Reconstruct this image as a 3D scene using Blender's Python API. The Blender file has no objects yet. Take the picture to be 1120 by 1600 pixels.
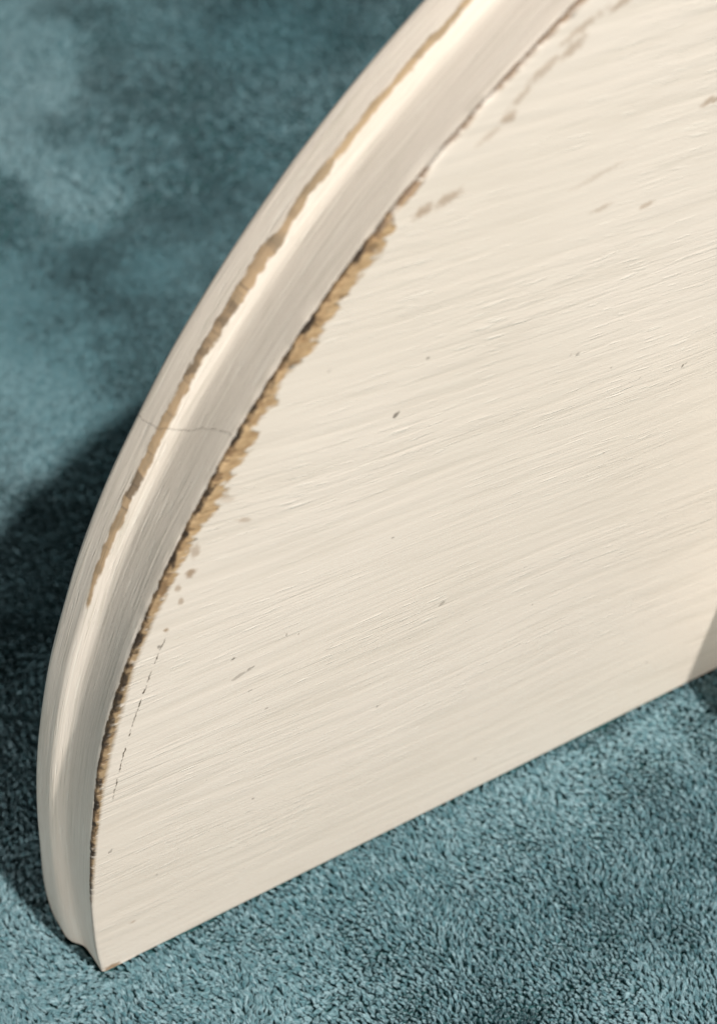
import bpy, math
import numpy as np
from mathutils import Matrix, Vector

# ------------------------------------------------------------------ camera
MM = 0.001
scene = bpy.context.scene
cam_d = bpy.data.cameras.new('camera')
cam = bpy.data.objects.new('camera', cam_d)
scene.collection.objects.link(cam)
scene.camera = cam
RIGHT = Vector((0.8785743, -0.47561714, -0.04353787))
UP = Vector((0.37151172, 0.62327764, 0.68811629))
FWD = Vector((0.30014372, 0.62073611, -0.72429305))
CAM = Vector((-14.42072, -174.70602, 314.43576)) * MM
mw = Matrix((RIGHT, UP, -FWD)).transposed().to_4x4()
mw.translation = CAM
cam.matrix_world = mw
cam_d.sensor_fit = 'VERTICAL'
cam_d.sensor_height = 24.0
cam_d.lens = 24.0 * 2400.8 / 1600.0
cam_d.clip_start = 0.01
cam_d.clip_end = 50.0
cam_d.dof.use_dof = True
cam_d.dof.focus_distance = 0.302
cam_d.dof.aperture_fstop = 9.5

# ------------------------------------------------------------------ light
world = bpy.data.worlds.new('World')
scene.world = world
world.use_nodes = True
wbg = world.node_tree.nodes['Background']
wbg.inputs['Color'].default_value = (1.0, 0.96, 0.90, 1)
wbg.inputs['Strength'].default_value = 0.055


def area(name, loc, target, size, power, col):
    d = bpy.data.lights.new(name, 'AREA')
    d.shape = 'DISK'
    d.size = size
    d.energy = power
    d.color = col
    o = bpy.data.objects.new(name, d)
    scene.collection.objects.link(o)
    o.location = loc
    o.rotation_euler = (Vector(target) - Vector(loc)).to_track_quat('-Z', 'Y').to_euler()
    return o


area('ceiling_lamp', (0.48, -0.80, 1.43), (0.06, 0.0, 0.08), 0.048, 32.0, (1.0, 0.94, 0.87))
area('front_left_fill', (-1.05, -1.35, 0.30), (0.02, 0.0, 0.08), 0.36, 12.5, (1.0, 0.965, 0.91))  # added soft fill, low at front left, to lift the rim's dark side

vs = scene.view_settings
vs.view_transform = 'Standard'
vs.look = 'None'
vs.exposure = 0.07
vs.gamma = 1.0
vs.use_curve_mapping = False
scene.cycles.max_bounces = 5
scene.cycles.use_denoising = True
scene.cycles.use_adaptive_sampling = True
scene.cycles.adaptive_threshold = 0.025
scene.cycles_curves.subdivisions = 1

# ------------------------------------------------------------------ node helper


class NT:
    def __init__(self, mat):
        mat.use_nodes = True
        self.t = mat.node_tree
        self.n = self.t.nodes
        self.l = self.t.links
        self.n.clear()

    def put(self, sock, v):
        if isinstance(v, (int, float)):
            sock.default_value = v
        elif isinstance(v, (tuple, list)):
            sock.default_value = v
        else:
            self.l.new(v, sock)

    def m(self, op, a, b=None, c=None, clamp=False):
        n = self.n.new('ShaderNodeMath')
        n.operation = op
        n.use_clamp = clamp
        self.put(n.inputs[0], a)
        if b is not None:
            self.put(n.inputs[1], b)
        if c is not None:
            self.put(n.inputs[2], c)
        return n.outputs[0]

    def add(self, a, b): return self.m('ADD', a, b)
    def sub(self, a, b): return self.m('SUBTRACT', a, b)
    def mul(self, a, b): return self.m('MULTIPLY', a, b)
    def mx(self, a, b): return self.m('MAXIMUM', a, b)
    def mn(self, a, b): return self.m('MINIMUM', a, b)
    def ab(self, a): return self.m('ABSOLUTE', a)
    def inv(self, a): return self.m('SUBTRACT', 1.0, a)

    def ss(self, x, lo, hi, a=0.0, b=1.0):
        n = self.n.new('ShaderNodeMapRange')
        n.interpolation_type = 'SMOOTHSTEP'
        self.put(n.inputs['Value'], x)
        self.put(n.inputs['From Min'], lo)
        self.put(n.inputs['From Max'], hi)
        self.put(n.inputs['To Min'], a)
        self.put(n.inputs['To Max'], b)
        return n.outputs['Result']

    def xyz(self, x, y, z=0.0):
        n = self.n.new('ShaderNodeCombineXYZ')
        self.put(n.inputs[0], x)
        self.put(n.inputs[1], y)
        self.put(n.inputs[2], z)
        return n.outputs[0]

    def noise(self, vec, scale=1.0, detail=2.0, rough=0.5, dist=0.0):
        n = self.n.new('ShaderNodeTexNoise')
        n.noise_dimensions = '3D'
        self.put(n.inputs['Vector'], vec)
        n.inputs['Scale'].default_value = scale
        n.inputs['Detail'].default_value = detail
        n.inputs['Roughness'].default_value = rough
        n.inputs['Distortion'].default_value = dist
        return n.outputs['Fac']

    def white(self, w):
        n = self.n.new('ShaderNodeTexWhiteNoise')
        n.noise_dimensions = '1D'
        self.put(n.inputs['W'], w)
        return n.outputs['Value']

    def voro(self, vec, scale, feature='F1', rnd=1.0):
        n = self.n.new('ShaderNodeTexVoronoi')
        n.feature = feature
        self.put(n.inputs['Vector'], vec)
        n.inputs['Scale'].default_value = scale
        n.inputs['Randomness'].default_value = rnd
        return n.outputs['Distance']

    def voro1(self, w, scale, feature='F1', out='Distance'):
        n = self.n.new('ShaderNodeTexVoronoi')
        n.voronoi_dimensions = '1D'
        n.feature = feature
        self.put(n.inputs['W'], w)
        n.inputs['Scale'].default_value = scale
        return n.outputs[out]

    def curve(self, x, pts, x1, y1):
        """piecewise-linear table: pts in real units, x scaled by x1, y by y1"""
        n = self.n.new('ShaderNodeFloatCurve')
        c = n.mapping.curves[0]
        pts = [(a / x1, b / y1) for a, b in pts]
        c.points[0].location = pts[0]
        c.points[1].location = pts[-1]
        for p in pts[1:-1]:
            c.points.new(*p)
        for p in c.points:
            p.handle_type = 'VECTOR'
        n.mapping.update()
        self.put(n.inputs['Value'], self.m('MULTIPLY', x, 1.0 / x1, clamp=True))
        return self.mul(n.outputs[0], y1)

    def mix(self, f, a, b, mode='MIX'):
        n = self.n.new('ShaderNodeMix')
        n.data_type = 'RGBA'
        n.blend_type = mode
        self.put(n.inputs['Factor'], f)
        for s, v in ((n.inputs[6], a), (n.inputs[7], b)):
            self.put(s, (*v, 1.0) if isinstance(v, tuple) else v)
        return n.outputs[2]

    def coord_mm(self):
        tc = self.n.new('ShaderNodeTexCoord')
        v = self.n.new('ShaderNodeVectorMath')
        v.operation = 'SCALE'
        self.l.new(tc.outputs['Object'], v.inputs[0])
        v.inputs['Scale'].default_value = 1000.0
        s = self.n.new('ShaderNodeSeparateXYZ')
        self.l.new(v.outputs[0], s.inputs[0])
        return v.outputs[0], s.outputs[0], s.outputs[1], s.outputs[2]

    def bump(self, h, strength=1.0, dist=0.001):
        n = self.n.new('ShaderNodeBump')
        n.inputs['Strength'].default_value = strength
        n.inputs['Distance'].default_value = dist
        self.put(n.inputs['Height'], h)
        return n.outputs[0]

    def principled(self, col, rough, normal=None, **kw):
        b = self.n.new('ShaderNodeBsdfPrincipled')
        self.put(b.inputs['Base Color'], (*col, 1.0) if isinstance(col, tuple) else col)
        self.put(b.inputs['Roughness'], rough)
        if normal is not None:
            self.l.new(normal, b.inputs['Normal'])
        for k, v in kw.items():
            self.put(b.inputs[k], v)
        o = self.n.new('ShaderNodeOutputMaterial')
        self.l.new(b.outputs[0], o.inputs['Surface'])
        return b


# ------------------------------------------------------------------ board geometry constants (mm)
RC, XC, ZC = 243.06, 242.987, -6.12
THICK = 23.5

# ------------------------------------------------------------------ distressed paint
# chips, knots and stains on the face: x, z, half length, half height (mm), tilt (deg), darkness
DARK = [(78.6, 130.8, 1.0, .5, 35, .85), (142.8, 113.3, .75, .45, 25, 1.0), (116.9, 127.6, 1.0, .35, 10, .6), (115.2, 128.2, .6, .35, 0, .5),
        (87.5, 74.0, 1.2, .5, 30, .45), (71.8, 49.8, .7, .45, 10, .8), (66.3, 146.5, .5, .4, 0, .5), (53.2, 85.6, .55, .4, 0, .8),
        (55.4, 84.3, .45, .4, 0, .6), (41.9, 85.4, .7, .4, 0, .8), (42.6, 79.8, 2.0, .6, 20, .40), (45.2, 80.4, .8, .5, 30, .6),
        (44.0, 73.7, .9, .35, 10, .5), (9.3, 42.9, .6, .4, 60, .6), (10.0, 43.6, .5, .35, 0, .5), (132.2, 114.8, .4, .4, 0, .4),
        (125, 98, .45, .4, 0, .5), (58, 62, .6, .4, 0, .5), (62, 76, 1.6, .35, 8, .4), (47, 66, .6, .4, 0, .5), (101, 118, .5, .4, 0, .4),
        (28.5, 97.5, .5, .7, 60, .7), (150, 135, .5, .4, 0, .5), (110, 60, .45, .4, 0, .45), (32, 52, .5, .4, 0, .4)]
BROWN = [(36.6, 113.0, 1.0, .9, 45, .7), (38.3, 117.9, .8, 1.5, -20, .45), (33.9, 110.5, .6, .8, 0, .5), (30.3, 101.1, .55, .5, 0, .8),
         (34.0, 107.0, .6, .9, -20, .5), (111.4, 191.5, 2.4, .9, 28, .45), (106.3, 189.4, 3.0, .8, 28, .40), (102.3, 186.1, 2.4, .6, 35, .35),
         (100.3, 183.1, 1.5, .8, 10, .50), (96.6, 181.0, 2.2, .6, 25, .30),
         (89.2, 172.2, 2.4, .9, 15, .50), (84.6, 171.4, 2.0, .9, 20, .55), (139.7, 172.9, 1.4, .7, 15, .5), (141.3, 172.7, .8, .5, 15, .5), (121.3, 197.0, 4.0, .7, 20, .5),
         (113, 194.5, 4.0, .6, 25, .4), (119.5, 159.0, 2.2, .5, 5, .30), (129.1, 156.1, 1.5, .5, 5, .4), (118, 166, 5.0, .5, 10, .2),
         (45.5, 127, 1.3, .8, -30, .25), (48, 120.5, 1.8, .5, -25, .40), (2.4, .4, 1.7, 1.1, 0, .9), (9.5, 14.0, .7, .4, 0, .5)]
# width of the bare strip on the front arris and on the outer arris of the moulding: angle (deg), mm
W_A = np.array([(0, 0), (7.5, 0), (9, .7), (12, 1.2), (15, 1.7), (18, 2.1), (22, 2.2), (25, 1.8), (27.4, 2.0), (29.5, 2.6),
                (31.6, 3.0), (33, 4.2), (35.5, 4.3), (37, 4.6), (38.4, 2.9), (39.2, 3.7), (40.4, 2.6), (41.2, 4.6), (42.2, 3.5),
                (43.5, 3.9), (45.3, 2.9), (46.5, 4.0), (47.1, 2.8), (47.6, .5), (48.2, 1.6), (49.2, 1.2), (49.8, .1), (50.4, .1),
                (51.0, .7), (52.4, .65), (52.7, .1), (53.1, .1), (53.5, .8), (55.2, .8), (56, 1.0), (58, .9), (60, .5), (90, .4), (180, .3)])
W_B = np.array([(0, 0), (24.6, 0), (25.2, .5), (26.0, .55), (26.6, .95), (30, 1.15), (34, 1.2), (38, 1.3), (41, 1.5), (43.2, 1.75), (44.2, .9),
                (45.5, 1.2), (48, .95), (52, .9), (56, .75), (62, .7), (75, .6), (180, .5)])


def spot_field(x, z, items, scale=1.0):
    """signed field of the nearest chip (positive inside) and its darkness"""
    best = np.full(x.shape, -9.0)
    dk = np.zeros(x.shape)
    for (sx, sz, ra, rb, ang, k) in items:
        ca, sa = math.cos(math.radians(ang)), math.sin(math.radians(ang))
        dx, dz = x - sx, z - sz
        f = 1 - np.hypot((dx * ca + dz * sa) / (ra * scale), (dz * ca - dx * sa) / (rb * scale))
        dk = np.where(f > best, k, dk)
        best = np.maximum(best, f)
    return np.clip(best, -3, 1), dk


def paint_material(rim):
    """rim = the moulded edge with its bare wood; otherwise the flat panel"""
    mat = bpy.data.materials.new('distressed_cream_paint_rim' if rim else 'distressed_cream_paint')
    t = NT(mat)

    def attr(name):
        n = t.n.new('ShaderNodeAttribute')
        n.attribute_name = name
        return n.outputs['Fac']
    P, x, y, z = t.coord_mm()
    a = math.radians(-3.5)                        # brush direction: a few degrees below the horizontal
    wob = t.mul(t.sub(t.noise(t.xyz(t.mul(x, .012), t.mul(z, .02), 3.0), 1.0, 0.0), .5), 7.0)
    g = t.add(t.mul(x, math.cos(a)), t.mul(z, math.sin(a)))
    c = t.add(t.add(t.mul(x, -math.sin(a)), t.mul(z, math.cos(a))), wob)
    if rim:
        s, prof, rin = attr('arc_mm'), attr('prof_mm'), attr('rim_mm')
        WA, WB, th = attr('wear_front'), attr('wear_outer'), attr('angle')
        front = t.ss(y, 0.3, 1.0, 1.0, 0.0)       # 1 on the front face
        nf = t.inv(front)
        su = t.add(t.mul(g, front), t.mul(s, nf))
        sv = t.add(t.mul(c, front), t.mul(t.add(prof, 300.0), nf))
    else:
        front, su, sv = 1.0, g, c

    # relief of the brush strokes (mm)
    n1 = t.noise(t.xyz(t.mul(su, .030), t.mul(sv, .36), 1.0), 1.0, 1.5, .55)
    n2 = t.noise(t.xyz(t.mul(su, .052), t.mul(sv, 1.0), 8.0), 1.0, 2.0, .6)
    patch = t.ss(t.noise(t.xyz(t.mul(su, .018), t.mul(sv, .05), 4.0), 1.0, 1.0), .36, .64, .2, 1.0)
    n3 = t.noise(t.xyz(t.mul(su, .13), t.mul(sv, 1.5), 15.0), 1.0, 1.5, .6)
    glint_fleck = t.ss(n3, .60, .72)
    r1 = t.m('POWER', t.inv(t.ab(t.sub(t.mul(n2, 2.0), 1.0))), 7.0)
    h = t.add(t.mul(n1, .19), t.mul(t.add(t.add(t.mul(n2, .105), t.mul(r1, .04)), t.mul(glint_fleck, .09)), patch))
    if rim:
        en = t.noise(t.xyz(t.mul(s, .05), t.mul(prof, 1.9), 71.0), 1.0, 2.0, .65)
        h = t.add(h, t.mul(t.mul(en, nf), .12))

    # thin and thick coats along the strokes
    base = t.mix(t.ss(t.noise(t.xyz(t.mul(x, .012), t.mul(z, .016), 5.0), 1.0, 1.0), .35, .65), (.785, .715, .63), (.81, .74, .66))
    base = t.mix(t.mul(t.ss(n1, .52, .30), .40), base, (.70, .635, .55))
    base = t.mix(t.mul(t.mul(t.ss(n2, .42, .26), patch), .45), base, (.60, .55, .46))
    base = t.mix(t.mul(t.ss(n2, .60, .74), t.mul(patch, .5)), base, (.88, .835, .74))

    base = t.mix(t.mul(glint_fleck, t.mul(patch, .5)), base, (.92, .88, .80))  # glints on the raised flecks, painted into the colour
    fn = t.noise(P, .8, 1.5, .6)
    jit = t.mul(t.sub(fn, .5), 1.6)
    dark = t.mul(t.ss(t.add(attr('chip'), jit), -.35, .35), t.mul(attr('chip_k'), .85))
    brown = t.m('MULTIPLY', t.mul(t.ss(t.add(attr('stain'), jit), -.55, .5), attr('stain_k')), 1.25, clamp=True)
    pin = t.voro(t.xyz(t.mul(g, .07), t.mul(c, .11), 2.0), 1.0)
    dark = t.mx(dark, t.ss(pin, .016, .038, .5, 0.0))
    if rim:
        dark, brown = t.mul(dark, front), t.mul(brown, front)
    # dashed hairline beside the worn stretch
    dash = t.ss(t.noise(t.xyz(t.mul(z, .34), 0.0, 77.0), 1.0, 2.0, .7), .44, .56)
    hair = t.mul(t.mul(t.ss(t.ab(t.add(attr('hairline'), t.mul(t.sub(fn, .5), .8))), .06, .20, 1.0, 0.0), dash), t.mul(t.ss(z, 58.0, 63.0), t.ss(z, 97.0, 101.0, 1.0, 0.0)))

    wood_amt = None
    if rim:
        # ---- bare wood along the front arris
        tn = t.noise(t.xyz(t.mul(g, .17), t.mul(c, .33), 4.0), 1.0, 2.5, .6)
        tn2 = t.noise(t.xyz(t.mul(g, .32), t.mul(c, .75), 9.0), 1.0, 1.5, .55)
        rag = t.add(t.mul(t.sub(tn, .5), 2.3), t.mul(t.sub(tn2, .5), .7))
        up = t.ss(th, 26.0, 33.0, .15, 1.0)
        inner = t.mul(WA, t.add(1.0, t.mul(t.mul(rag, up), .75)))
        feath = t.noise(t.xyz(t.mul(g, .09), t.mul(c, .8), 33.0), 1.0, 3.5, .65)
        dep = t.add(t.add(inner, rin), t.mul(t.mul(t.sub(feath, .5), 3.2), t.mul(up, t.ss(WA, .3, 2.0, .25, 1.0))))
        wearA = t.mul(t.ss(dep, -.45, .75), t.ss(WA, .05, .3))
        wearA = t.mul(wearA, t.ss(t.sub(y, t.mul(t.sub(tn2, .5), 1.0)), .7, 1.1, 1.0, 0.0))
        film = t.ss(t.noise(t.xyz(t.mul(g, .30), t.mul(c, .7), 17.0), 1.0, 2.0, .65), .52, .68)
        wearA = t.mul(wearA, t.inv(t.mul(t.mul(film, t.ss(dep, .2, 1.8, 1.0, 0.0)), .85)))
        # ---- bare wood along the outer arris
        cB = t.noise(t.xyz(t.mul(s, .12), 0.0, 5.0), 1.0, 1.5, .5)
        eB = t.ab(t.add(t.sub(prof, ARRIS_B), t.mul(t.sub(cB, .5), 1.6)))
        wn = t.noise(t.xyz(t.mul(s, .22), t.mul(prof, .35), 2.0), 1.0, 2.0, .55)
        fl = t.noise(t.xyz(t.mul(s, .55), t.mul(prof, .8), 23.0), 1.0, 2.5, .65)
        wB = t.mul(WB, t.add(t.add(-.42, t.mul(wn, 1.7)), t.mul(fl, .95)))
        wearB = t.mul(t.ss(t.sub(wB, eB), -.30, .30), t.ss(WB, .1, .4))
        segc = t.add(t.mul(t.white(t.m('FLOOR', t.mul(t.add(s, t.mul(t.sub(wn, .5), 7.0)), .19))), .6), t.mul(t.noise(t.xyz(t.mul(s, .30), t.mul(prof, .25), 66.0), 1.0, 2.0, .6), .5))
        cross = t.ss(t.ab(t.sub(t.voro1(s, .13), .36)), .0, .045, 1.0, 0.0)
        # ---- wood
        wg = t.noise(t.xyz(t.mul(g, .30), t.mul(c, .70), 21.0), 1.0, 2.5, .6)
        wood = t.mix(t.ss(wg, .3, .7), (.37, .24, .125), (.56, .395, .225))
        wood = t.mix(t.ss(th, 24.0, 33.0, .8, 0.0), wood, (.36, .26, .155))
        pits = t.ss(t.add(t.noise(t.xyz(t.mul(g, .30), t.mul(c, .42), 41.0), 1.0, 2.0, .6), t.ss(rin, -3.0, 0.0, -.06, .07)), .53, .66)
        wood = t.mix(t.mul(pits, .8), wood, (.20, .125, .065))
        gn = t.noise(t.xyz(t.mul(s, .22), t.mul(rin, .4), 51.0), 1.0, 2.5, .65)
        gw = t.ss(th, 24.0, 34.0, -.25, -.05)
        grime = t.ss(t.add(rin, t.mul(t.sub(gn, .46), 4.2)), t.sub(gw, .5), t.add(gw, .45))
        grimecol = t.mix(t.ss(gn, .42, .60), (.13, .085, .045), (.022, .014, .009))
        chk = t.mul(t.ss(t.ab(t.sub(t.voro1(t.add(s, t.mul(rin, .5)), .21), .30)), .0, .045, 1.0, 0.0), t.ss(th, 24, 30, 1.0, 0.1))
        woodA = t.mix(t.mul(chk, .75), wood, (.09, .055, .03))
        grimecol = t.mix(t.ss(th, 45.0, 48.5), grimecol, (.33, .235, .165))
        woodA = t.mix(t.ss(th, 47.6, 49.5, 0.0, .75), woodA, (.36, .265, .195))
        woodA = t.mix(t.mul(grime, .93), woodA, grimecol)
        woodB = t.mix(segc, (.50, .35, .20), (.31, .22, .135))
        woodB = t.mix(t.mul(t.ss(segc, .52, .68), .85), woodB, (.16, .115, .07))
        woodB = t.mix(t.mul(t.mul(cross, t.ss(th, 40, 46, .7, .0)), t.ss(cB, .42, .58)), woodB, (.10, .07, .045))
        woodB = t.mix(t.mul(t.ss(wn, .5, .66), .55), woodB, (.25, .19, .12))
        woodB = t.mix(t.ss(th, 43, 47, 0.0, .55), woodB, (.50, .37, .22))
        # ---- crack across the moulding, scratches along it
        cn = t.mul(t.sub(t.noise(t.xyz(t.mul(prof, .30), 0.0, 91.0), 1.0, 2.0, .6), .5), 2.0)
        cd = t.ab(t.add(attr('crack'), cn))
        crack = t.mul(t.ss(cd, .04, .16, 1.0, 0.0), nf)
        crack = t.mul(crack, t.ss(t.noise(t.xyz(t.mul(prof, .9), 3.0, 12.0), 1.0, 1.0), .3, .5, .25, .9))
        scn = t.noise(t.xyz(t.mul(s, .10), t.mul(prof, 2.2), 61.0), 1.0, 2.0, .6)
        sc = t.mul(t.ss(scn, .64, .72), t.mul(nf, t.ss(th, 40, 55, .55, .15)))
        lt = t.mul(t.ss(scn, .36, .29), t.mul(nf, .7))

    col = base
    if rim:
        col = t.mix(t.mul(t.ss(en, .47, .33), t.mul(nf, .55)), col, (.62, .575, .48))
        col = t.mix(t.mul(t.ss(en, .56, .70), t.mul(nf, .6)), col, (.90, .86, .77))
        col = t.mix(sc, col, (.50, .46, .38))
        col = t.mix(lt, col, (.90, .86, .77))
        col = t.mix(wearA, col, woodA)
        col = t.mix(t.mul(wearB, .95), col, woodB)
        col = t.mix(t.mul(crack, .38), col, (.20, .165, .12))
    col = t.mix(brown, col, (.38, .27, .18))
    col = t.mix(dark, col, (.07, .05, .035))
    col = t.mix(hair, col, (.10, .075, .05))
    rough = t.add(.31, t.mul(n2, .14))
    if rim:
        bare = t.mx(wearA, wearB)
        h = t.sub(h, t.add(t.mul(wearA, .17), t.mul(wearB, .03)))
        h = t.add(h, t.mul(t.mul(wearA, t.sub(t.add(tn2, t.mul(wg, .5)), pits)), .12))
        h = t.sub(h, t.mul(crack, .12))
        h = t.add(h, t.mul(lt, .05))
        rough = t.add(rough, t.mul(bare, .4))
    nrm = t.bump(h, .9)
    t.principled(col, rough, nrm, **{'Specular IOR Level': .42})
    return mat


PAINT = paint_material(False)


def set_attr(me, name, vals):
    at = me.attributes.new(name, 'FLOAT', 'POINT')
    at.data.foreach_set('value', np.asarray(vals, np.float32).ravel())


def face_attrs(me, x, z):
    """chips, stains and the hairline as fields over the face (mm)"""
    for nm, items in (('chip', DARK), ('stain', BROWN)):
        f, k = spot_field(x, z, items, .85 if nm == 'chip' else 1.0)
        set_attr(me, nm, f)
        set_attr(me, nm + '_k', k)
    rho = np.hypot(x - XC, z - ZC) - RC
    th = np.degrees(np.arctan2(z - ZC, XC - x))
    set_attr(me, 'hairline', np.clip(rho + 3.85 + (th - 17.2) * .16, -20, 20))


def plain_paint():
    mat = bpy.data.materials.new('cream_paint')
    t = NT(mat)
    P, x, y, z = t.coord_mm()
    n = t.noise(t.xyz(t.mul(y, .05), t.mul(z, .05), t.mul(x, .6)), 1.0, 3.0)
    t.principled(t.mix(n, (.76, .70, .59), (.82, .76, .66)), .5, t.bump(t.mul(n, .15), .8), )
    return mat


# ------------------------------------------------------------------ the board
def link(name, me, mat, parent=None, smooth=True):
    o = bpy.data.objects.new(name, me)
    scene.collection.objects.link(o)
    if mat:
        me.materials.append(mat)
    o.parent = parent
    if smooth:
        me.polygons.foreach_set('use_smooth', [True] * len(me.polygons))
    return o


def mesh(name, v, f):
    me = bpy.data.meshes.new(name)
    me.from_pydata([tuple(p) for p in v], [], f)
    me.validate()
    me.update()
    return me


rng = np.random.default_rng(7)


def vnoise1(x, seed):
    r = np.random.default_rng(seed).random(4096)
    i = np.floor(x).astype(int)
    fr = x - i
    fr = fr * fr * (3 - 2 * fr)
    return r[i % 4096] * (1 - fr) + r[(i + 1) % 4096] * fr


def vnoise2(x, y, seed):
    r = np.random.default_rng(seed).random((512, 512))
    i, j = np.floor(x).astype(int), np.floor(y).astype(int)
    fx, fy = x - i, y - j
    fx, fy = fx * fx * (3 - 2 * fx), fy * fy * (3 - 2 * fy)
    g = lambda a, b: r[a % 512, b % 512]
    return (g(i, j) * (1 - fx) + g(i + 1, j) * fx) * (1 - fy) + (g(i, j + 1) * (1 - fx) + g(i + 1, j + 1) * fx) * fy


def fbm(x, y, seed, oct=3):
    o, a, tot = 0, 1.0, 0
    for k in range(oct):
        o = o + a * vnoise2(x * 2 ** k + 17.3 * k, y * 2 ** k + 5.1 * k, seed + k)
        tot += a
        a *= .5
    return o / tot


board = bpy.data.objects.new('half_round_board', None)
scene.collection.objects.link(board)
board['label'] = 'half-round cream painted wooden board with worn moulded edge standing on the teal blanket'
board['category'] = 'board'

PN = [(0, -8), (0, -6.6), (0, -5.2), (0, -4), (0, -2.6), (0, -1.3), (.12, -.5), (.5, -.1), (1.2, 0), (4, 0), (8, -.05), (10.5, 0), (12, .05), (12.9, .2), (13.7, .58),
      (14.4, 1.2), (15.0, 1.85), (15.6, 2.38), (16.4, 2.72), (17.6, 2.85), (19, 3.05), (21, 3.3), (22.1, 3.3), (22.9, 2.95), (23.4, 2.2), (23.5, 0), (23.5, -8)]
PB = [(0, -8), (0, -6.6), (0, -5.2), (0, -4), (0, -2.6), (0, -1.3), (.12, -.5), (.5, -.05), (1.2, .05), (3, .25), (5.5, .55), (7.2, .85), (8.0, 1.15), (8.7, 1.6), (9.3, 2.15),
      (9.8, 2.65), (10.4, 3.1), (11.1, 3.45), (11.9, 3.7), (12.5, 3.9), (15, 4.1), (18, 4.3), (20.5, 4.3), (22.3, 4.1), (23.2, 3.3), (23.5, 0), (23.5, -8)]


def refine(p):
    p = np.array(p, float)
    out = []
    n = len(p)
    for i in range(n - 1):
        p0, p1, p2, p3 = p[max(i - 1, 0)], p[i], p[i + 1], p[min(i + 2, n - 1)]
        for u in (0, .5):
            out.append(.5 * ((2 * p1) + (p2 - p0) * u + (2 * p0 - 5 * p1 + 4 * p2 - p3) * u * u + (3 * p1 - p0 - 3 * p2 + p3) * u ** 3))
    out.append(p[-1])
    return np.array(out)


pn, pb = refine(PN), refine(PB)
NS = 1500
uu = np.linspace(0, 1, NS)
# small departures of the hand-sanded front arris from a true arc (degrees, mm)
AT = np.array([0, 8, 11.7, 15.3, 18, 20.6, 24.5, 27.4, 31.9, 45, 180])
AV = np.array([0, -.2, -.3, -.05, .5, .75, .7, .2, 0, 0, 0])


def edge_ring(k):
    """points of profile vertex k along the whole arc, in mm"""
    th0 = math.asin(-ZC / (RC + pn[k, 1]))
    th = th0 + (math.pi - 2 * th0) * uu
    zz = ZC + RC * np.sin(th)
    w = np.clip(1 - zz / 30.0, 0, 1)
    w = w * w * (3 - 2 * w)
    d = pn[k, 0] * (1 - w) + pb[k, 0] * w
    rho = pn[k, 1] * (1 - w) + pb[k, 1] * w
    fall = math.exp(-(pn[k, 0] / 5.0) ** 2) if pn[k, 1] > -3.9 else 0.0
    if pn[k, 1] < -.8:
        fall *= max(0, (pn[k, 1] + 4) / 4)
    rho = rho + fall * np.interp(np.degrees(th), AT, AV)
    s = th * RC
    # hand-made unevenness, stronger on the two worn arrises
    ar = math.exp(-((pn[k, 0] - .4) / .8) ** 2) * (1 if pn[k, 1] > -1 else 0)
    br = math.exp(-((pn[k, 0] - 16.4) / 1.0) ** 2)
    zone = np.clip((np.degrees(th) - 9) / 6, 0, 1)
    rho = rho - ar * zone * .35 * vnoise1(s * .4, 3) * (vnoise1(s * .13, 4) > .25) - br * .10 * vnoise1(s * .3, 8) * (np.degrees(th) > 24)
    rho = rho + (.10 if pn[k, 1] > -1 else 0) * (vnoise1(s * .07, 12) - .5) * 2
    d = d + (.10 * (vnoise1(s * .05 + 9, 15) - .5) * 2 if 2 < pn[k, 0] < 20 else 0)
    z = ZC + (RC + rho) * np.sin(th)
    z[0] = z[-1] = 0.0
    return np.stack([XC - (RC + rho) * np.cos(th), d, z], 1)


rings = [edge_ring(k) * MM for k in range(len(pn))]
K = len(rings)
V = np.stack(rings, 1).reshape(-1, 3)           # index i*K+k
F = []
for i in range(NS - 1):
    for k in range(K - 1):
        a = i * K + k
        F.append((a, a + 1, a + K + 1, a + K))
F.append(tuple(range(K)))
F.append(tuple((NS - 1) * K + k for k in range(K - 1, -1, -1)))
me = mesh('moulded_edge', V, F)
TH = []
for k in range(K):
    th0 = math.asin(-ZC / (RC + pn[k, 1]))
    TH.append(np.degrees(th0 + (math.pi - 2 * th0) * uu))
TH = np.stack(TH, 1)                               # NS x K
arc = TH * math.pi / 180 * RC
plen = np.concatenate([[0], np.cumsum(np.hypot(*np.diff(pn, axis=0).T))])
plen -= np.interp(0.0, pn[:14, 0] * 0 + pn[:14, 1], plen[:14])          # zero at the front arris
PL = np.broadcast_to(plen[None], TH.shape)
VV = V.reshape(NS, K, 3) / MM
set_attr(me, 'arc_mm', arc)
set_attr(me, 'prof_mm', PL)
set_attr(me, 'rim_mm', np.broadcast_to(np.where(pn[:, 0] < 2, pn[:, 1], 0.0)[None], TH.shape))
set_attr(me, 'angle', TH)
set_attr(me, 'wear_front', np.interp(TH, W_A[:, 0], W_A[:, 1] * .88))
set_attr(me, 'wear_outer', np.interp(TH, W_B[:, 0], W_B[:, 1] * .85))
set_attr(me, 'crack', np.clip((TH - np.interp(VV[:, :, 1], [0, 5, 10, 16, 23], [36.9, 36.5, 35.6, 34.5, 34.0])) * RC * math.pi / 180, -20, 20))
face_attrs(me, VV[:, :, 0].ravel(), VV[:, :, 2].ravel())
ARRIS_B = float(np.interp(15.7, pn[10:, 0], plen[10:]))
PAINT_RIM = paint_material(True)
eo = link('moulded_edge', me, PAINT_RIM, board)
eo['label'] = 'stepped moulded rim with bare wood showing along its edges'
me.polygons[-1].use_smooth = False
me.polygons[-2].use_smooth = False

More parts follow.
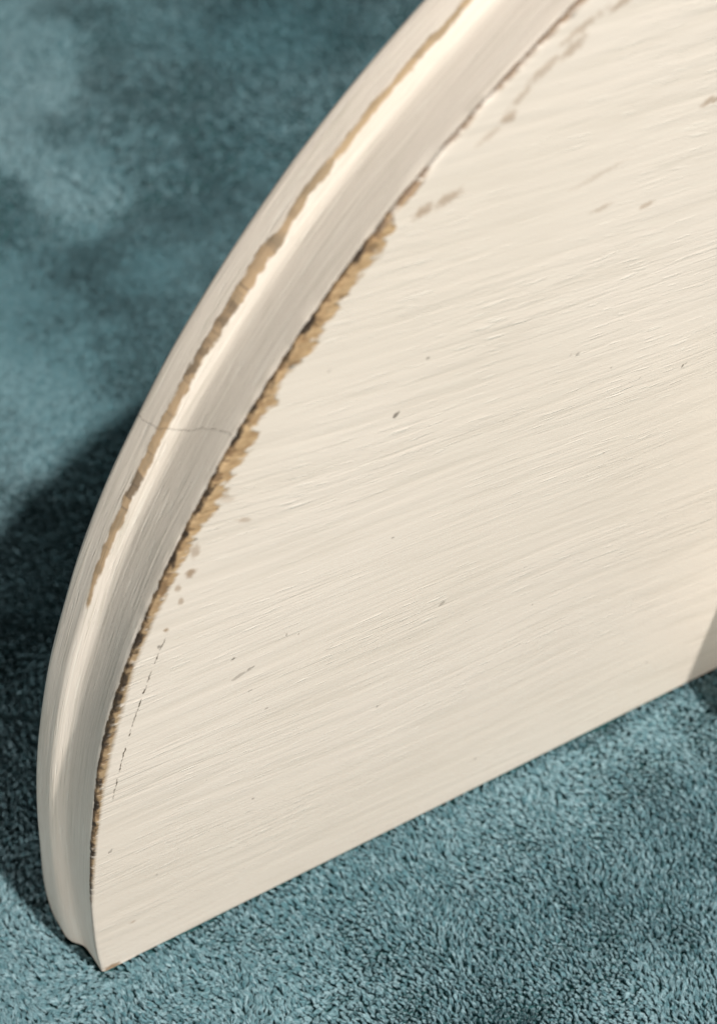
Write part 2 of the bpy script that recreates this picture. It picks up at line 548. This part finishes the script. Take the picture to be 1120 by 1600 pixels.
# panel: front, back and foot of the board inside the moulding
STEP = .6
B = .12
ring0 = rings[0] / MM
Rin = RC - 8.0
rows_z = np.concatenate([np.arange(B, 215, STEP), np.linspace(215 + STEP, ZC + Rin - .02, 24)])
cols = np.linspace(0, 1, 420) ** 1.25              # finer towards the photographed side
V, F = [], []
NC = len(cols)
for zz in rows_z:
    hw = math.sqrt(max(Rin ** 2 - (zz - ZC) ** 2, 0))
    for q in cols:
        V.append((XC - hw + 2 * hw * q, 0.0, zz))
for r in range(len(rows_z) - 1):
    for q in range(NC - 1):
        a = r * NC + q
        F.append((a, a + 1, a + NC + 1, a + NC))
o0 = len(V)
hw0 = math.sqrt(Rin ** 2 - ZC ** 2)
low = [(B * .3, B * .3), (B, 0.0), (THICK, 0.0)]   # rounded foot, then the underside
for (yy, zz) in low:
    for q in cols:
        V.append((XC - hw0 + 2 * hw0 * q, yy, zz))
for q in range(NC - 1):
    F.append((o0 + q, o0 + q + 1, q + 1, q))
    for r in range(2):
        a = o0 + r * NC + q
        F.append((a + NC, a + NC + 1, a + 1, a))
b0 = len(V)
for p in ring0[::10]:
    V.append((p[0], THICK, max(p[2], 0)))
F.append(tuple(range(len(V) - 1, b0 - 1, -1)))
VA = np.array(V)
me = mesh('panel', VA * MM, F)
face_attrs(me, VA[:, 0], VA[:, 2])
link('panel', me, PAINT, board, smooth=False)

# unseen block arm square to the panel, shaped to cast the shadow wedge on it
X0, X1 = 172.5, 191.0
prof = [(0, 0), (48, 0), (51, 3), (52, 8), (52, 28), (52, 52), (50.5, 59), (46, 62), (40, 62.5), (20, 62.5), (0, 62.5)]
pp = refine(prof)
m = len(pp)
V = [(X0 * MM, -(a + .2) * MM, b * MM) for a, b in pp] + [(X1 * MM, -(a + .2) * MM, b * MM) for a, b in pp]
F = [tuple(range(m)), tuple(range(2 * m - 1, m - 1, -1))] + [(i, i + m, (i + 1) % m + m, (i + 1) % m) for i in range(m)]
link('unseen_arm', mesh('unseen_arm', V, F), plain_paint(), board, smooth=False)

# ------------------------------------------------------------------ blanket


def hgt(x, y):
    """height of the cloth (mm)"""
    near = np.clip((np.abs(y - 11) - 14) / 60.0, 0, 1)
    out = np.clip((-x - 10) / 60.0, 0, 1)
    w = np.maximum(near, out)
    w = w * w * (3 - 2 * w)
    h = (fbm(x / 55.0, y / 55.0, 100, 2) - .5) * 5.0 + (fbm(x / 16.0, y / 16.0, 120, 2) - .5) * 1.5
    far = np.clip((y - 150) / 200.0, 0, 1)
    h = h + far * ((fbm(x / 70.0 + 3, y / 45.0, 140, 2) - .5) * 16.0)
    return h * w


def cloth_material():
    mat = bpy.data.materials.new('teal_fleece_backing')
    t = NT(mat)
    P, x, y, z = t.coord_mm()
    n = t.noise(P, .7, 3.0, .6)
    t.principled(t.mix(n, (.02, .085, .095), (.045, .14, .15)), .95, t.bump(t.mul(n, .8), .8))
    return mat


def pile_material():
    mat = bpy.data.materials.new('teal_fleece_pile')
    t = NT(mat)
    at = t.n.new('ShaderNodeAttribute')
    at.attribute_name = 'tint'
    hi = t.n.new('ShaderNodeHairInfo')
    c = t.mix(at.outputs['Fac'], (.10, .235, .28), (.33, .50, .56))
    b = t.principled(c, .62, None, **{'Specular IOR Level': .25, 'Sheen Weight': .25, 'Sheen Roughness': .5})
    b.inputs['Sheen Tint'].default_value = (.75, .95, 1.0, 1)
    return mat


gx = np.concatenate([np.linspace(-1500, -320, 24), np.linspace(-300, 620, 231), np.linspace(650, 1800, 24)])
gy = np.concatenate([np.linspace(-1200, -320, 20), np.linspace(-300, 720, 256), np.linspace(750, 2200, 30)])
GX, GY = np.meshgrid(gx, gy, indexing='ij')
GZ = hgt(GX, GY) - 2.1
nx, ny = GX.shape
V = np.stack([GX, GY, GZ], -1).reshape(-1, 3) * MM
F = [(i * ny + j, (i + 1) * ny + j, (i + 1) * ny + j + 1, i * ny + j + 1) for i in range(nx - 1) for j in range(ny - 1)]
blanket = link('blanket', mesh('blanket', V, F), cloth_material())
blanket['label'] = 'teal plush fleece blanket spread out under and behind the board'
blanket['category'] = 'blanket'


def project(x, y, z):
    d = np.stack([x, y, z], -1) - np.array(CAM) / MM
    w = d @ np.array(FWD)
    return 560 + 2400 * (d @ np.array(RIGHT)) / w, 800 - 2400 * (d @ np.array(UP)) / w, w


def scatter(x0, x1, y0, y1, sp):
    a, b = np.meshgrid(np.arange(x0, x1, sp), np.arange(y0, y1, sp * .87), indexing='ij')
    a = a + (np.arange(a.shape[1]) % 2)[None] * sp * .5
    a = (a + rng.uniform(-.42, .42, a.shape) * sp).ravel()
    b = (b + rng.uniform(-.42, .42, b.shape) * sp).ravel()
    return a, b


def foot_left(y):
    return np.interp(y, [0, 8, 10, 24], [0, -.9, -3.6, -4.3]) - .25


def tufts():
    X, Y, SP, NSTR = [], [], [], []
    for (x0, x1, y0, y1, sp, ns, near) in ((-110, 260, -150, 260, 0.9, 7, 1), (-60, 480, 260, 640, 1.8, 8, 1), (-320, 620, -320, 720, 4.2, 8, 0)):
        a, b = scatter(x0, x1, y0, y1, sp)
        px, py, w = project(a, b, a * 0)
        vis = (w > 0) & (px > -170) & (px < 1290) & (py > -170) & (py < 1770)
        # the floor right behind the upright board is out of sight
        vis &= ~((b > 26) & (a > 60 + b * 1.0))
        inn = (a > -110) & (a < 480) & (b > -150) & (b < 640)
        keep = vis if near else ~(vis & inn)
        keep &= ~((a > foot_left(b)) & (a < 490) & (b > -.3) & (b < 24.2))
        a, b = a[keep], b[keep]
        X.append(a)
        Y.append(b)
        SP.append(np.full(len(a), sp))
        NSTR.append(np.full(len(a), ns))
    return np.concatenate(X), np.concatenate(Y), np.concatenate(SP), np.concatenate(NSTR)


tx, ty, tsp, tn = tufts()
# nap: which way and how far each tuft lies down
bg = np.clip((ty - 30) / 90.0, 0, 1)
ang = 1.9 - 2.9 * bg + (fbm(tx / 60.0, ty / 60.0, 200, 2) - .5) * 5.0 + (fbm(tx / 9.0, ty / 9.0, 210, 2) - .5) * (3.4 - 2.0 * bg) + rng.normal(0, .5, len(tx))
flat = np.where(ty > 40, fbm(tx / 75.0 + 4, ty / 75.0, 222, 2), fbm(tx / 34.0 + 4, ty / 34.0, 220, 3))
front = np.clip((-ty - 4) / 55.0, 0, 1)
far = np.clip((ty - 60) / 120.0, 0, 1)
lean = np.clip(1.15 - .68 * front - .25 * far + (flat - .5) * 1.3 + rng.normal(0, .12, len(tx)), .15, 1.35)
# places where the nap has been brushed flat (pale) or ruffled up (dark): x, y, half width, half length, amount
PALE = ((98, 294, 14, 45, .9), (117, 385, 18, 40, .7), (50, 195, 14, 30, .6), (35, 160, 15, 15, .4),
        (221, 337, 40, 30, -.6), (146, 345, 22, 25, -.45), (105, 230, 25, 18, -.4))
pale = sum(k * np.exp(-(((tx - a) * .95 + (ty - b) * .3) / w) ** 2 - (((ty - b) * .95 - (tx - a) * .3) / l) ** 2)
           for a, b, w, l, k in PALE)
lean = np.clip(lean + pale * .55, .15, 1.4)
ang = ang + pale * 2.2
length = (1.65 + rng.normal(0, .36, len(tx))) * np.where(tsp > 3, 1.5, np.where(tsp > 1.6, 1.15, 1.0))
tint_t = np.clip(.62 - .40 * bg + pale * .32 + (fbm(tx / 70.0, ty / 70.0, 230, 2) - .5) * .9 + rng.normal(0, .27, len(tx)) * (1 - .65 * bg), 0, 1)  # light falloff behind and the nap's pale and dark shading painted into the tint
tz = hgt(tx, ty) - 1.3
touch = (ty < -.2) & (ty > -2.6) & (tx > 0)
lean = np.where(touch, rng.uniform(.3, 1.1, len(tx)), lean)
length = np.where(touch, np.minimum(length, 1.75), length)

idx = np.repeat(np.arange(len(tx)), tn)
N = len(idx)
sp = tsp[idx]
ra, rr = rng.uniform(0, 2 * np.pi, N), np.sqrt(rng.random(N)) * sp * .52
ox, oy = rr * np.cos(ra), rr * np.sin(ra)
A = ang[idx] + rng.normal(0, .18, N)
Ln = np.clip(lean[idx] + rng.normal(0, .10, N), .05, 1.45)
L = length[idx] * rng.uniform(.8, 1.08, N)
PT = 3
u = np.linspace(0, 1, PT)[None, :]
clump = 1 - .60 * u ** 1.5     # gather towards the tip, splay a touch at the end
bend = Ln[:, None] * (.15 + 1.25 * u ** 1.3)                              # leans more towards the tip
du = np.concatenate([np.zeros((N, 1)), np.cumsum(np.sin((bend[:, 1:] + bend[:, :-1]) / 2), 1)], 1) * (L[:, None] / (PT - 1))
dz = np.concatenate([np.zeros((N, 1)), np.cumsum(np.cos((bend[:, 1:] + bend[:, :-1]) / 2), 1)], 1) * (L[:, None] / (PT - 1))
px = tx[idx][:, None] + ox[:, None] * clump + np.cos(A)[:, None] * du
py = ty[idx][:, None] + oy[:, None] * clump + np.sin(A)[:, None] * du
pz = tz[idx][:, None] + dz
# strands do not pass through the board
inb = (py > -.15) & (py < 24) & (px > foot_left(py)) & (px < 490)
ycl = np.where(ty[idx][:, None] < 11, np.minimum(py, -.15), np.maximum(py, 24.0))
xcl = np.minimum(px, foot_left(py))
side = ((tx[idx] < .5) & (ty[idx] > -.3))[:, None] & np.ones_like(inb)
py = np.where(inb & ~side, ycl, py)
px = np.where(inb & side, xcl, px)
pos = (np.stack([px, py, pz], -1) * MM).astype(np.float32)
rad = (np.array([.85, 1.05, .65])[None, :] * np.where(sp > 3, .30, np.where(sp > 1.6, .18, .11))[:, None] * MM).astype(np.float32)
tint = np.clip(tint_t[idx] + rng.normal(0, .2, N), 0, 1).astype(np.float32)

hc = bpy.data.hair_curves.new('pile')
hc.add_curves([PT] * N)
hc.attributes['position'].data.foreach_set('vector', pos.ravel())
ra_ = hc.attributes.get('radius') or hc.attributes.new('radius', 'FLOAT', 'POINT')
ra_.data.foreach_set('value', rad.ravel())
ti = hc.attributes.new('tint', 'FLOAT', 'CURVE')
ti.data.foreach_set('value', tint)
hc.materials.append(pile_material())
pile = bpy.data.objects.new('pile', hc)
scene.collection.objects.link(pile)
pile.parent = blanket
pile['kind'] = 'stuff'
